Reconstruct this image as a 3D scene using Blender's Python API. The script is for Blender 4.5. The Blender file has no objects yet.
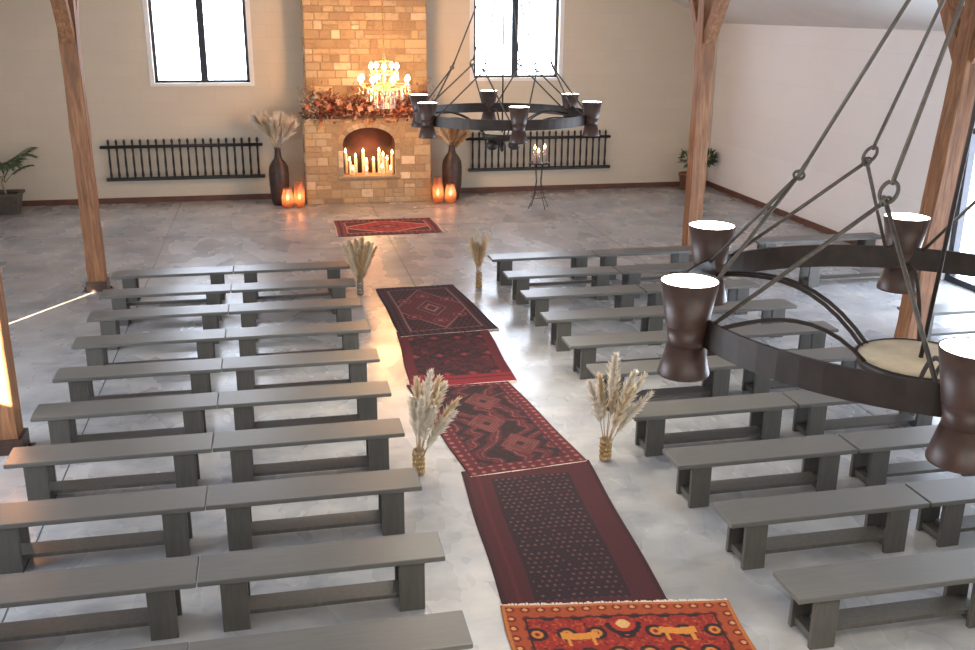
import bpy, math, random
import numpy as np
from mathutils import Vector, Matrix
from math import sin, cos, pi, radians, hypot, sqrt, atan2
random.seed(7)
S = bpy.context.scene
COL = S.collection

# ------------------------------------------------------------------ camera, sky, sun, exposure
cam_d = bpy.data.cameras.new('camera'); cam = bpy.data.objects.new('camera', cam_d); COL.objects.link(cam)
cam_d.sensor_width = 36; cam_d.lens = 983.5 / 975 * 36; cam_d.clip_end = 200
RT, FW, UP = Vector((.977, -.211, .008)), Vector((.203, .930, -.306)), Vector((.057, .301, .952))
FW.normalize(); RT = (RT - FW * RT.dot(FW)).normalized(); UP = RT.cross(FW)
cam.matrix_world = Matrix(((RT.x, UP.x, -FW.x, 0), (RT.y, UP.y, -FW.y, 0), (RT.z, UP.z, -FW.z, 4.291), (0, 0, 0, 1)))
S.camera = cam

w = bpy.data.worlds.new('daylight'); S.world = w; w.use_nodes = True
bg = w.node_tree.nodes['Background']; bg.inputs[0].default_value = (.80, .88, 1.0, 1); bg.inputs[1].default_value = 12.0

sun_d = bpy.data.lights.new('sun', 'SUN'); sun = bpy.data.objects.new('sun', sun_d); COL.objects.link(sun)
sun_d.energy = 90; sun_d.color = (1, .78, .52); sun_d.angle = radians(.4)
SD = Vector((.52, .852, -.30)).normalized()
sun.rotation_euler = SD.to_track_quat('-Z', 'Y').to_euler()

def area(name, loc, aim, sx, sy, power, color, portal=False):
    d = bpy.data.lights.new(name, 'AREA'); d.shape = 'RECTANGLE'; d.size = sx; d.size_y = sy
    d.energy = power; d.color = color
    o = bpy.data.objects.new(name, d); COL.objects.link(o); o.location = loc
    o.rotation_euler = Vector(aim).to_track_quat('-Z', 'Y').to_euler()
    if portal: d.cycles.is_portal = True
    return o
area('window_portal', (-1.45, 23.62, 3.72), (0, -1, 0), 2.1, 2.15, 1, (1, 1, 1), True)
area('window_portal', (5.78, 23.62, 3.78), (0, -1, 0), 2.1, 2.1, 1, (1, 1, 1), True)
area('window_portal', (11.02, 9.2, 1.25), (-1, 0, 0), 9.4, 2.5, 1, (1, 1, 1), True)
# added fill light at the solid rear wall, standing in for guessed gable windows
area('gable_fill', (2.2, -2.6, 4.2), (0, 1, -.12), 9.0, 3.4, 170, (1, .96, .90))
# added cool fill light in front of the solid left wall, for presumed windows
area('side_fill', (-6.44, 8.0, 2.2), (1, 0, -.05), 7.0, 2.0, 440, (.84, .90, 1))

vs = S.view_settings; vs.view_transform = 'Standard'; vs.look = 'None'; vs.gamma = 1; vs.exposure = 0.42
vs.use_curve_mapping = False

# ------------------------------------------------------------------ helpers
def lin(c):
    return tuple(((x / 255) / 12.92 if x / 255 <= .04045 else ((x / 255 + .055) / 1.055) ** 2.4) for x in c)

class MB:
    def __init__(s): s.v = []; s.f = []; s.m = []; s.c = []; s.sm = []
    def add(s, vs, fs, mi=0, col=(1, 1, 1), smooth=False):
        b = len(s.v); s.v += [tuple(v) for v in vs]
        for f in fs: s.f.append([b + i for i in f]); s.m.append(mi); s.c.append(col); s.sm.append(smooth)
    def box(s, x0, x1, y0, y1, z0, z1, mi=0, col=(1, 1, 1), bev=0):
        if bev <= 0:
            v = [(x, y, z) for z in (z0, z1) for y in (y0, y1) for x in (x0, x1)]
            s.add(v, [(0, 2, 3, 1), (4, 5, 7, 6), (0, 1, 5, 4), (2, 6, 7, 3), (0, 4, 6, 2), (1, 3, 7, 5)], mi, col)
        else:
            import bmesh
            bm = bmesh.new(); bmesh.ops.create_cube(bm, size=1)
            for q in bm.verts:
                q.co = Vector((x0 + (q.co.x + .5) * (x1 - x0), y0 + (q.co.y + .5) * (y1 - y0), z0 + (q.co.z + .5) * (z1 - z0)))
            bmesh.ops.bevel(bm, geom=bm.edges[:] , offset=bev, segments=1, affect='EDGES', profile=.5)
            bm.verts.index_update()
            s.add([q.co[:] for q in bm.verts], [[q.index for q in f.verts] for f in bm.faces], mi, col); bm.free()
    def bar(s, a, b, wx, wy, up=(0, 0, 1), mi=0, col=(1, 1, 1)):
        a = Vector(a); b = Vector(b); d = (b - a).normalized(); up = Vector(up)
        if abs(d.dot(up)) > .98: up = Vector((0, 1, 0))
        x = d.cross(up).normalized(); y = x.cross(d).normalized()
        v = []
        for p in (a, b):
            for sx, sy in ((-1, -1), (1, -1), (1, 1), (-1, 1)): v.append(p + x * sx * wx / 2 + y * sy * wy / 2)
        s.add(v, [(0, 1, 2, 3), (7, 6, 5, 4), (0, 4, 5, 1), (1, 5, 6, 2), (2, 6, 7, 3), (3, 7, 4, 0)], mi, col)
    def tube(s, pts, r, n=8, mi=0, col=(1, 1, 1), closed=False):
        P = [Vector(p) for p in pts]; N = len(P); R = r if isinstance(r, (list, tuple)) else [r] * N
        v = []; x = None
        for i, p in enumerate(P):
            if closed: d = (P[(i + 1) % N] - P[i - 1]).normalized()
            else: d = (P[min(i + 1, N - 1)] - P[max(i - 1, 0)]).normalized()
            if x is None:
                u = Vector((0, 0, 1)) if abs(d.z) < .9 else Vector((1, 0, 0)); x = d.cross(u).normalized()
            else: x = (x - d * x.dot(d)).normalized()
            y = d.cross(x)
            for k in range(n):
                t = 2 * pi * k / n; v.append(p + (x * cos(t) + y * sin(t)) * R[i])
        f = []
        for i in range(N if closed else N - 1):
            j = (i + 1) % N
            for k in range(n):
                l = (k + 1) % n; f.append((i * n + k, i * n + l, j * n + l, j * n + k))
        if not closed: f.append(tuple(range(n))[::-1]); f.append(tuple((N - 1) * n + k for k in range(n)))
        s.add(v, f, mi, col, True)
    def lathe(s, prof, c=(0, 0, 0), n=20, mi=0, col=(1, 1, 1), cap=True, smooth=True):
        v = []; f = []
        for r, z in prof:
            for k in range(n): v.append((c[0] + r * cos(2 * pi * k / n), c[1] + r * sin(2 * pi * k / n), c[2] + z))
        for i in range(len(prof) - 1):
            for k in range(n):
                l = (k + 1) % n; f.append((i * n + k, i * n + l, (i + 1) * n + l, (i + 1) * n + k))
        s.add(v, f, mi, col, smooth)
        if cap:
            b = len(s.v) - len(v)
            for idx in (range(n), range(n)):
                pass
            s.f.append([b + k for k in range(n)][::-1]); s.m.append(mi); s.c.append(col); s.sm.append(False)
            q = b + (len(prof) - 1) * n
            s.f.append([q + k for k in range(n)]); s.m.append(mi); s.c.append(col); s.sm.append(False)
    def build(s, name, mats, parent=None, usecol=False):
        me = bpy.data.meshes.new(name); me.from_pydata(s.v, [], s.f); me.update()
        if not isinstance(mats, (list, tuple)): mats = [mats]
        for m in mats: me.materials.append(m)
        me.polygons.foreach_set('material_index', s.m)
        me.polygons.foreach_set('use_smooth', s.sm)
        if usecol:
            ca = me.color_attributes.new('tint', 'FLOAT_COLOR', 'CORNER'); a = []
            for p in me.polygons:
                c = s.c[p.index]; a += [c[0], c[1], c[2], 1.0] * p.loop_total
            ca.data.foreach_set('color', a)
        o = bpy.data.objects.new(name, me); COL.objects.link(o)
        if parent: o.parent = parent
        return o

def empty(name, loc=(0, 0, 0), rz=0):
    o = bpy.data.objects.new(name, None); COL.objects.link(o); o.location = loc; o.rotation_euler = (0, 0, rz)
    o.empty_display_size = .1; return o
def tag(o, label, cat, group=None):
    o['label'] = label; o['category'] = cat
    if group: o['group'] = group
    return o
def struct(o): o['kind'] = 'structure'; return o
def copy_tree(o, parent=None):
    c = o.copy(); COL.objects.link(c)
    if parent: c.parent = parent
    for ch in list(o.children): copy_tree(ch, c)
    return c

# ------------------------------------------------------------------ materials
class NT:
    def __init__(s, name):
        s.m = bpy.data.materials.new(name); s.m.use_nodes = True; s.n = s.m.node_tree.nodes; s.l = s.m.node_tree.links
        s.b = s.n['Principled BSDF']; s.tc = s.n.new('ShaderNodeTexCoord')
    def map(s, scale=(1, 1, 1), rot=(0, 0, 0), src='Object'):
        q = s.n.new('ShaderNodeMapping'); q.inputs['Scale'].default_value = scale; q.inputs['Rotation'].default_value = rot
        s.l.new(s.tc.outputs[src], q.inputs[0]); return q.outputs[0]
    def noise(s, vec, scale, detail=4, rough=.55, dist=0):
        q = s.n.new('ShaderNodeTexNoise'); q.inputs['Scale'].default_value = scale; q.inputs['Detail'].default_value = detail
        q.inputs['Roughness'].default_value = rough; q.inputs['Distortion'].default_value = dist
        s.l.new(vec, q.inputs['Vector']); return q.outputs['Fac']
    def ramp(s, fac, stops):
        q = s.n.new('ShaderNodeValToRGB'); e = q.color_ramp.elements
        while len(e) < len(stops): e.new(.5)
        for k, (p, c) in enumerate(stops): e[k].position = p; e[k].color = (*c, 1)
        s.l.new(fac, q.inputs[0]); return q.outputs[0]
    def mix(s, a, b, fac, mode='MIX'):
        q = s.n.new('ShaderNodeMix'); q.data_type = 'RGBA'; q.blend_type = mode
        for i, v in ((0, fac), (6, a), (7, b)):
            if hasattr(v, 'links') or isinstance(v, bpy.types.NodeSocket): s.l.new(v, q.inputs[i])
            elif i == 0: q.inputs[0].default_value = v
            else: q.inputs[i].default_value = (*v, 1)
        return q.outputs[2]
    def mr(s, fac, a, b, c, d):
        q = s.n.new('ShaderNodeMapRange'); s.l.new(fac, q.inputs[0])
        for i, v in enumerate((a, b, c, d)): q.inputs[i + 1].default_value = v
        return q.outputs[0]
    def bump(s, h, strength=.3, dist=.01):
        q = s.n.new('ShaderNodeBump'); q.inputs['Strength'].default_value = strength; q.inputs['Distance'].default_value = dist
        s.l.new(h, q.inputs['Height']); s.l.new(q.outputs[0], s.b.inputs['Normal'])
    def attr(s, name='tint'):
        q = s.n.new('ShaderNodeVertexColor'); q.layer_name = name; return q.outputs[0]
    def out(s, color=None, rough=None, **k):
        for key, v in (('Base Color', color), ('Roughness', rough), *k.items()):
            if v is None: continue
            if isinstance(v, bpy.types.NodeSocket): s.l.new(v, s.b.inputs[key])
            elif isinstance(v, tuple): s.b.inputs[key].default_value = (*v, 1) if len(v) == 3 else v
            else: s.b.inputs[key].default_value = v
        return s.m

def simple(name, c, rough=.6, var=.15, scale=12, **k):
    t = NT(name); nz = t.noise(t.map(), scale)
    a = tuple(x * (1 - var) for x in c); b = tuple(min(1, x * (1 + var)) for x in c)
    return t.out(t.ramp(nz, [(.3, a), (.7, b)]), rough, **k)
def emit(name, c, strength):
    t = NT(name); t.out((0.0, 0.0, 0.0), .5); t.b.inputs['Emission Color'].default_value = (*c, 1); t.b.inputs['Emission Strength'].default_value = strength
    return t.m

def wall_mat(name, base, rot):
    t = NT(name); v = t.map(rot=rot)
    br = t.n.new('ShaderNodeTexBrick'); t.l.new(v, br.inputs[0])
    br.inputs['Scale'].default_value = 1; br.inputs['Brick Width'].default_value = .8; br.inputs['Row Height'].default_value = .28
    br.inputs['Mortar Size'].default_value = .006; br.inputs['Mortar Smooth'].default_value = .6
    br.inputs['Color1'].default_value = (*base, 1); br.inputs['Color2'].default_value = (*[x * .965 for x in base], 1)
    br.inputs['Mortar'].default_value = (*[x * .90 for x in base], 1)
    nz = t.noise(t.map(), .8, 5); c = t.mix(br.outputs[0], tuple(x * .90 for x in base), t.mr(nz, .45, .8, 0, .6))
    t.bump(t.noise(t.map(), 30, 4), .08, .01)
    return t.out(c, .75)
M = {}
M['wall_b'] = wall_mat('painted_block_wall', (.67, .60, .475), (radians(-90), 0, 0))
M['wall_s'] = wall_mat('painted_block_side_wall', (.85, .85, .84), (radians(90), 0, radians(90)))
M['ceil'] = simple('ceiling_paint', (.66, .65, .63), .7, .04, 1.5)
M['reveal'] = simple('white_window_reveal', (.86, .85, .82), .6, .03)
M['frame'] = simple('black_window_frame', (.018, .02, .028), .4, .2)
M['base'] = simple('rust_brown_skirting', (.13, .055, .035), .6, .25, 4)

t = NT('polished_concrete'); o3 = t.map()
n1 = t.noise(o3, .5, 3, .5); n2 = t.noise(t.map(scale=(1, 1.5, 1)), 1.3, 5, .6); n3 = t.noise(t.map(scale=(1.5, .8, 1)), 1.1, 3, .5)
c = t.ramp(n2, [(.22, (.19, .20, .225)), (.50, (.345, .35, .36)), (.80, (.50, .49, .47))])
c = t.mix(c, (.20, .205, .215), t.mr(n1, .52, .70, 0, .75))
c = t.mix(c, (.34, .28, .21), t.mr(n3, .56, .80, 0, .4))
n4 = t.noise(t.map(scale=(.8, 1.9, 1)), 1.9, 3, .5)
c = t.mix(c, (.11, .115, .125), t.mr(n4, .60, .80, 0, .6))
M['floor'] = t.out(c, t.mr(n3, .3, .7, .20, .34))
t.b.inputs['IOR'].default_value = 1.55
M['joint'] = simple('dark_floor_joint', (.06, .06, .065), .8)

t = NT('grey_painted_bench_wood'); g = t.noise(t.map(scale=(1, 14, 14)), 3, 5, .6)
gg = t.noise(t.map(), 1.3, 3)
c = t.ramp(g, [(.3, (.098, .097, .090)), (.7, (.134, .131, .121))]); c = t.mix(c, (.14, .125, .105), t.mr(gg, .5, .75, 0, .4))
t.bump(g, .12, .004); M['bench'] = t.out(c, t.mr(g, .3, .7, .30, .42)); t.b.inputs['IOR'].default_value = 1.5
t = NT('shaded_bench_leg_paint'); g = t.noise(t.map(scale=(10, 10, 1)), 3, 5, .6)
M['benchleg'] = t.out(t.ramp(g, [(.3, (.066, .062, .054)), (.7, (.096, .089, .078))]), .45)  # seat paint made darker, shade on the legs put into the colour

t = NT('rough_sawn_timber'); v = t.map(scale=(9, 9, .7)); g = t.noise(v, 2.2, 7, .65, .7); g2 = t.noise(t.map(scale=(1, 1, .5)), 1.4, 3)
c = t.ramp(g, [(.25, (.08, .030, .012)), (.5, (.25, .108, .044)), (.75, (.43, .215, .098))])
c = t.mix(c, (.13, .06, .032), t.mr(g2, .5, .7, 0, .5)); t.bump(g, .4, .01); M['timber'] = t.out(c, .65)

M['iron'] = simple('dark_brown_iron', (.030, .020, .016), .5, .35, 14)
M['iron'].node_tree.nodes['Principled BSDF'].inputs['Metallic'].default_value = .25
M['rust'] = simple('rusty_brown_lamp_metal', (.055, .026, .018), .42, .3, 20)
M['cable'] = simple('twisted_steel_rod', (.10, .085, .07), .5, .25, 30, **{'Metallic': .3})
M['led'] = emit('lit_lamp_disc', (1.0, .92, .80), 14.0)
M['cream'] = simple('cream_hub_plate', (.80, .66, .45), .5, .15)
M['black'] = simple('black_wrought_iron', (.022, .018, .017), .5, .3, 30)
M['vase'] = simple('dark_brown_vase', (.055, .032, .024), .38, .4, 9)
M['soot'] = simple('sooty_firebox', (.045, .016, .011), .85, .35, 5)
M['wax'] = NT('candle_wax').out((.86, .62, .44), .45, **{'Subsurface Weight': .3})
M['wax'].node_tree.nodes['Principled BSDF'].inputs['Subsurface Scale'].default_value = .02
M['flame'] = emit('candle_flame', (1, .62, .25), 28)
M['bulb'] = emit('warm_bulb', (1, .66, .30), 60)
M['brass'] = simple('warm_brass', (.75, .50, .22), .25, .15, 20, **{'Metallic': .9})
M['garleaf'] = NT('dried_leaf'); _t = M['garleaf']; M['garleaf'] = _t.out(_t.attr(), .7)
_t = NT('honey_stone'); nz = _t.noise(_t.map(), 9, 6, .65)
_c = _t.mix(_t.attr(), (.20, .13, .075), _t.mr(nz, .5, .8, 0, .6)); _t.bump(nz, .5, .02); M['stone'] = _t.out(_c, .8)
M['mortar'] = simple('sandy_mortar', (.40, .28, .16), .9, .2, 20)
M['darkwood'] = simple('dark_mantel_wood', (.10, .055, .032), .6, .3, 6)
_t = NT('rug_pile'); nz = _t.noise(_t.map(), 60, 3); _c = _t.mix(_t.attr(), (.0, .0, .0), _t.mr(nz, .3, .8, 0, .35)); _t.bump(nz, .3, .004)
_c = _t.mix(_c, (.72, .70, .72), 1.0, 'MULTIPLY'); M['rug'] = _t.out(_c, .92)
M['fringe'] = simple('cream_rug_fringe', (.62, .50, .44), .9, .15, 60)
M['pot'] = simple('grey_brown_pot', (.10, .085, .07), .6, .2); M['terra'] = simple('terracotta_pot', (.20, .10, .06), .7, .2)
M['soil'] = simple('soil', (.04, .03, .02), .95)
M['green'] = simple('green_leaf', (.055, .085, .03), .5, .4, 8)
M['reed'] = simple('dry_reed_stem', (.42, .31, .18), .7, .2)

def glass_mat(name, tint, mixg=.12, rough=.03):
    m = bpy.data.materials.new(name); m.use_nodes = True; n = m.node_tree.nodes; l = m.node_tree.links; n.clear()
    o = n.new('ShaderNodeOutputMaterial'); tr = n.new('ShaderNodeBsdfTransparent'); gl = n.new('ShaderNodeBsdfGlossy'); mx = n.new('ShaderNodeMixShader')
    tr.inputs[0].default_value = (*tint, 1); gl.inputs['Roughness'].default_value = rough; mx.inputs[0].default_value = mixg
    l.new(tr.outputs[0], mx.inputs[1]); l.new(gl.outputs[0], mx.inputs[2]); l.new(mx.outputs[0], o.inputs[0]); return m
M['pane'] = glass_mat('window_glass', (.97, .98, 1), .04)
M['copperglass'] = glass_mat('amber_copper_glass', (.97, .80, .66), .10, .12)
_n = M['copperglass'].node_tree.nodes; _l = M['copperglass'].node_tree.links; _tl = _n.new('ShaderNodeBsdfTranslucent'); _tl.inputs[0].default_value = (.85, .52, .38, 1)
_mx = _n.new('ShaderNodeMixShader'); _mx.inputs[0].default_value = .45; _o = [q for q in _n if q.type == 'OUTPUT_MATERIAL'][0]; _old = _o.inputs[0].links[0].from_socket
_l.new(_old, _mx.inputs[1]); _l.new(_tl.outputs[0], _mx.inputs[2]); _l.new(_mx.outputs[0], _o.inputs[0])
M['frost'] = simple('frosted_glass', (.85, .88, .90), .25, .02)
M['clear'] = glass_mat('clear_glass', (.95, .97, 1), .18)
M['crystal'] = glass_mat('amber_crystal', (1, .90, .74), .35, .08)

# ------------------------------------------------------------------ room shell
XL, XR, YB, YF, ZE, XC = -6.5, 10.89, 23.478, -3.0, 4.0, 2.2
SL = .40
ZR = ZE + (XR - XC) * SL
def roofz(x): return ZR - abs(x - XC) * SL
m = MB(); m.box(XL - .2, XR + .2, YF - .2, YB + .2, -.2, 0)
struct(m.build('floor', M['floor']))
m = MB()
for x in (-2.13, 2.13, 6.39): m.box(x - .006, x + .006, YF, YB, 0.0, .0015)
for y in (4.1, 19.9): m.box(XL, XR, y - .006, y + .006, 0.0, .0012)
o = m.build('trim_1', M['joint']); struct(o)

# back wall with two window openings (solid blocks between openings)
def wallblocks(name, holes, x0, x1, z1, y0, y1, mat):
    m = MB(); xs = sorted({x0, x1, *[h[0] for h in holes], *[h[1] for h in holes]})
    for a, b in zip(xs[:-1], xs[1:]):
        hs = [h for h in holes if h[0] <= a + 1e-6 and h[1] >= b - 1e-6]
        if hs:
            h = hs[0]
            if h[2] > 0: m.box(a, b, y0, y1, 0, h[2])
            if h[3] < z1: m.box(a, b, y0, y1, h[3], z1)
        else: m.box(a, b, y0, y1, 0, z1)
    return m
WIN = [(-2.48, -.42, 2.66, 4.80), (4.74, 6.82, 2.73, 4.83)]
ztop = 4.9
m = wallblocks('w', WIN, XL, XR, ztop, YB, YB + .3, None)
# gable above (pentagon prism)
zl = roofz(XL); xk = XC + (ZR - ztop) / SL; xk2 = XC - (ZR - ztop) / SL
P = [(XL, ztop), (XR, ztop), (XC, ZR)]
P = [(xk2, ztop), (xk, ztop), (XC, ZR)]
m.add([(x, YB, z) for x, z in P] + [(x, YB + .3, z) for x, z in P], [(0, 1, 2), (5, 4, 3), (0, 3, 4, 1), (1, 4, 5, 2), (2, 5, 3, 0)])
struct(m.build('wall_back', M['wall_b']))
m = MB(); m.box(XL, XR, YF - .3, YF, 0, 4.0)
P = [(XL, 4.0), (XR, 4.0), (XC, ZR)]
m.add([(x, YF, z) for x, z in P] + [(x, YF - .3, z) for x, z in P], [(2, 1, 0), (3, 4, 5), (0, 1, 4, 3), (1, 2, 5, 4), (2, 0, 3, 5)])
struct(m.build('wall_front', M['wall_b']))
def sidewall(name, x0, x1, holes):
    m = MB(); ys = sorted({YF, YB, *[h[0] for h in holes], *[h[1] for h in holes]})
    for a, b in zip(ys[:-1], ys[1:]):
        hs = [h for h in holes if h[0] <= a + 1e-6 and h[1] >= b - 1e-6]
        if hs:
            h = hs[0]
            if h[2] > 0: m.box(x0, x1, a, b, 0, h[2])
            if h[3] < ZE: m.box(x0, x1, a, b, h[3], ZE)
        else: m.box(x0, x1, a, b, 0, ZE)
    return struct(m.build(name, M['wall_s']))
DOOR = (4.5, 14.05, 0, 2.55)
sidewall('wall_right', XR, XR + .3, [DOOR])
SLA = (9.86, 9.95, 0, 2.12); SLB = (3.50, 3.90, 2.72, 3.97)
sidewall('wall_left', XL - .02, XL, [SLA, SLB])
m = MB()
for sx, xe in ((1, XR + .6), (-1, XL - .03)):
    ze = ZR - abs(xe - XC) * SL
    v = [(XC, YF - .3, ZR), (xe, YF - .3, ze), (xe, YB + .3, ze), (XC, YB + .3, ZR)]
    v += [(a, b, c_ + .15) for a, b, c_ in v]
    m.add(v, [(0, 1, 2, 3), (7, 6, 5, 4), (0, 4, 5, 1), (1, 5, 6, 2), (2, 6, 7, 3), (3, 7, 4, 0)])
struct(m.build('ceiling', M['ceil']))
# skirting
m = MB(); 
m.box(XL, .70, YB - .03, YB, 0, .125); m.box(3.55, XR, YB - .03, YB, 0, .125); struct(m.build('baseboard_back', M['base']))
m = MB(); m.box(XR - .03, XR, 14.05, YB - .03, 0, .125); struct(m.build('baseboard_right', M['base']))
m = MB(); m.box(XL, XL + .03, 10.1, YB - .03, 0, .125); m.box(XL, XL + .03, YF, 9.7, 0, .125); struct(m.build('baseboard_left', M['base']))
# windows
for k, (a, b, z0, z1) in enumerate(WIN):
    r = empty('window_%d' % (k + 1), ((a + b) / 2, YB + .15, z0)); struct(r)
    w_ = (b - a) / 2; h = z1 - z0; mx = .04 if k == 0 else -.02
    m = MB()
    for x0, x1, za, zb in ((-w_, -w_ + .07, 0, h), (w_ - .07, w_, 0, h), (-w_, w_, 0, .055), (-w_, w_, h - .055, h)): m.box(x0, x1, -.03, .03, za, zb)
    m.box(mx - .075, mx + .075, -.035, .035, .05, h - .05)
    m.build('window_frame', M['frame'], r)
    m = MB(); m.box(-w_ + .05, w_ - .05, -.004, .004, .05, h - .05); m.build('window_pane', M['pane'], r)
    m = MB()
    for x0, x1, za, zb in ((-w_ - .10, -w_, -.07, h + .07), (w_, w_ + .10, -.07, h + .07), (-w_, w_, -.07, 0), (-w_, w_, h, h + .07)): m.box(x0, x1, -.165, -.149, za, zb)
    m.build('window_trim', M['reveal'], r)
# glazed sliding doors on the right
r = empty('door_1', (XR + .12, DOOR[0], 0)); struct(r); L = DOOR[1] - DOOR[0]
m = MB(); m.box(-.06, .06, 0, L, 0, .10); m.box(-.06, .06, 0, L, 2.45, 2.55)
for k in range(5): y = k * (L - .12) / 4; m.box(-.06, .06, y, y + .12, .10, 2.45)
m.build('door_frame', M['frame'], r)
m = MB(); m.box(-.006, .006, .1, L - .1, .1, 2.45); m.build('door_pane', M['pane'], r)
m = MB(); m.box(-.12, -.06, L - 1.0, L - .97, .9, 1.5); m.build('door_handle', M['frame'], r)
# windows added on the solid left and rear walls to dress the fill lights
for k, (ax_, c0, a0, a1, z0, z1, n_) in enumerate((('x', XL, 4.5, 11.5, 1.2, 3.2, 5), ('y', YF, -2.3, 6.7, 2.5, 5.9, 6))):
    r = empty('window_%d' % (k + 3), (0, 0, 0)); struct(r); m = MB(); g_ = MB()
    def fb(m_, a, b, z_, zz, d0, d1):
        if ax_ == 'x': m_.box(c0 + d0, c0 + d1, a, b, z_, zz)
        else: m_.box(a, b, c0 + d0, c0 + d1, z_, zz)
    for q in range(n_ + 1):
        a = a0 + (a1 - a0) * q / n_
        if ax_ == 'x' and abs(a - 9.9) < .2: a = 10.1
        fb(m, a - .03, a + .03, z0, z1, .001, .04)
    for z_ in (z0, z1): fb(m, a0 - .03, a1 + .03, z_ - .03, z_ + .03, .001, .045)
    if ax_ == 'x': fb(g_, a0, 9.78, z0, z1, .001, .01); fb(g_, 10.03, a1, z0, z1, .001, .01)
    else: fb(g_, a0, a1, z0, z1, .001, .01)
    m.build('window_frame', M['frame'], r); g_.build('window_pane', M['frost'], r)
# roof beams (above the posts)
POSTS = [(-2.83, 16.0), (-2.776, 9.92), (-2.83, 3.8), (7.2, 16.0), (7.33, 9.92), (7.2, 3.8)]
for k, x in enumerate((-2.83, 7.2)):
    m = MB(); m.box(x - .13, x + .13, YF, YB, 5.08, 5.36); struct(m.build('trim_%d' % (k + 2), M['timber']))
for k, y in enumerate((16.0, 9.92, 3.8)):
    m = MB(); m.box(-2.70, 7.07, y - .12, y + .12, 5.08, 5.36); struct(m.build('trim_%d' % (k + 4), M['timber']))

# ------------------------------------------------------------------ timber posts
plab = ['rough timber post at left, just beyond the left bench rows',
        'sunlit timber post cut off by the left edge of the picture beside the grey benches',
        None,
        'rough timber post on the right beyond the bench rows, near the candle stand',
        'big reddish timber post at right, behind the near ring chandelier', None]
for (x, y), lb in zip(POSTS, plab):
    if lb is None: continue
    r = empty('timber_post', (x, y, 0)); tag(r, lb, 'post', 'timber posts carrying the roof')
    m = MB(); n = 14; v = []; hw = .125; lean = .078 if (x > 7 and 9 < y < 11) else 0
    for i in range(n + 1):
        z = .02 + (5.06) * i / n
        for sx, sy in ((-1, -1), (1, -1), (1, 1), (-1, 1)):
            v.append((lean * z + sx * hw + random.uniform(-.008, .008), sy * hw + random.uniform(-.008, .008), z))
    f = [(3, 2, 1, 0), tuple(n * 4 + k for k in range(4))]
    for i in range(n):
        for k in range(4): l = (k + 1) % 4; f.append((i * 4 + k, i * 4 + l, i * 4 + 4 + l, i * 4 + 4 + k))
    m.add(v, f); m.build('shaft', M['timber'], r)
    for dx, dy in ((0, 1), (0, -1)):
        m = MB(); m.bar((lean * 3.8 + dx * .10, dy * .10, 3.80), (lean * 3.8 + dx * .80, dy * .92, 5.09), .15, .20, up=(dy, dx, 0)); m.build('brace', M['timber'], r)
    m = MB(); m.box(-.155, .155, -.155, .155, 0, .16); m.box(-.22, .22, -.10, .10, 0, .012)
    for s in (-1, 1): m.box(s * .19 - .015, s * .19 + .015, -.015, .015, .012, .05)
    m.build('metal_shoe', M['rust'], r)

# ------------------------------------------------------------------ benches
BL, BD, BH = 1.765, .377, .45
def make_bench(Lb, kind='normal'):
    r = empty('wooden_bench')
    m = MB(); m.box(0, Lb, 0, BD, BH - .042, BH, bev=.005); m.build('seat', M['bench'], r)
    for x in (.15, Lb - .15 - .19):
        for y0 in (.028, BD - .028 - .04):
            m = MB(); m.box(x, x + .19, y0, y0 + .04, 0, BH - .042, bev=.004); m.build('leg', M['benchleg'], r)
        m = MB(); m.box(x + .03, x + .16, .068, BD - .068, .03, .085)
        m.build('cross_rail', M['benchleg'], r)
    m = MB()
    m.box(.31, Lb - .31, .09, BD - .09, .085, .12, bev=.003)
    m.box(.28, .31, .09, BD - .09, .085, .12); m.box(Lb - .31, Lb - .28, .09, BD - .09, .085, .12)
    m.build('stretcher', M['benchleg'], r)
    if kind == 'rail':
        m = MB(); m.box(.30, Lb - .30, BD / 2 - .02, BD / 2 + .02, .25, .29); m.build('upper_rail', M['benchleg'], r)
    return r
RL = [15.00, 13.93, 12.87, 11.777, 10.668, 9.592, 8.542, 7.426, 6.293, 5.227]
RR = [15.02, 13.904, 12.805, 11.718, 10.672, 9.669, 8.465, 7.364, 6.311, 5.254]
ordn = ['first', 'second', 'third', 'fourth', 'fifth', 'sixth', 'seventh', 'eighth', 'ninth', 'tenth']
protos = {'normal': make_bench(BL), 'rail': make_bench(BL, 'rail')}; used = set()
for side, rows, xs in (('left', RL, (-2.47, -.697)), ('right', RR, (3.35, 5.135))):
    for k, y in enumerate(rows):
        for j, x in enumerate(xs):
            kd = 'rail' if k == 1 else 'normal'
            o = protos[kd] if kd not in used else copy_tree(protos[kd]); used.add(kd)
            o.location = (x + random.uniform(-.003, .003), y, 0); o.rotation_euler = (0, 0, random.uniform(-.003, .003))
            aisle = (side == 'left') == (j == 1)
            tag(o, 'grey wooden bench, %s row from fireplace, %s block, %s' % (ordn[k], side, 'next to the aisle' if aisle else 'outer one'), 'bench', 'grey benches in rows either side of the aisle')
pb = make_bench(2.45); sb = [pb, copy_tree(pb), copy_tree(pb)]
for o, (x, y), lb in zip(sb, ((8.2, 15.40), (8.25, 13.97), (8.25, 11.07)),
        ('long grey side bench by the right wall, farthest from the camera', 'long grey side bench by the right wall, middle of three', 'long grey side bench by the glass door, nearest of three')):
    o.location = (x, y, 0); tag(o, lb, 'bench', 'long side benches along the right wall')

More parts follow.
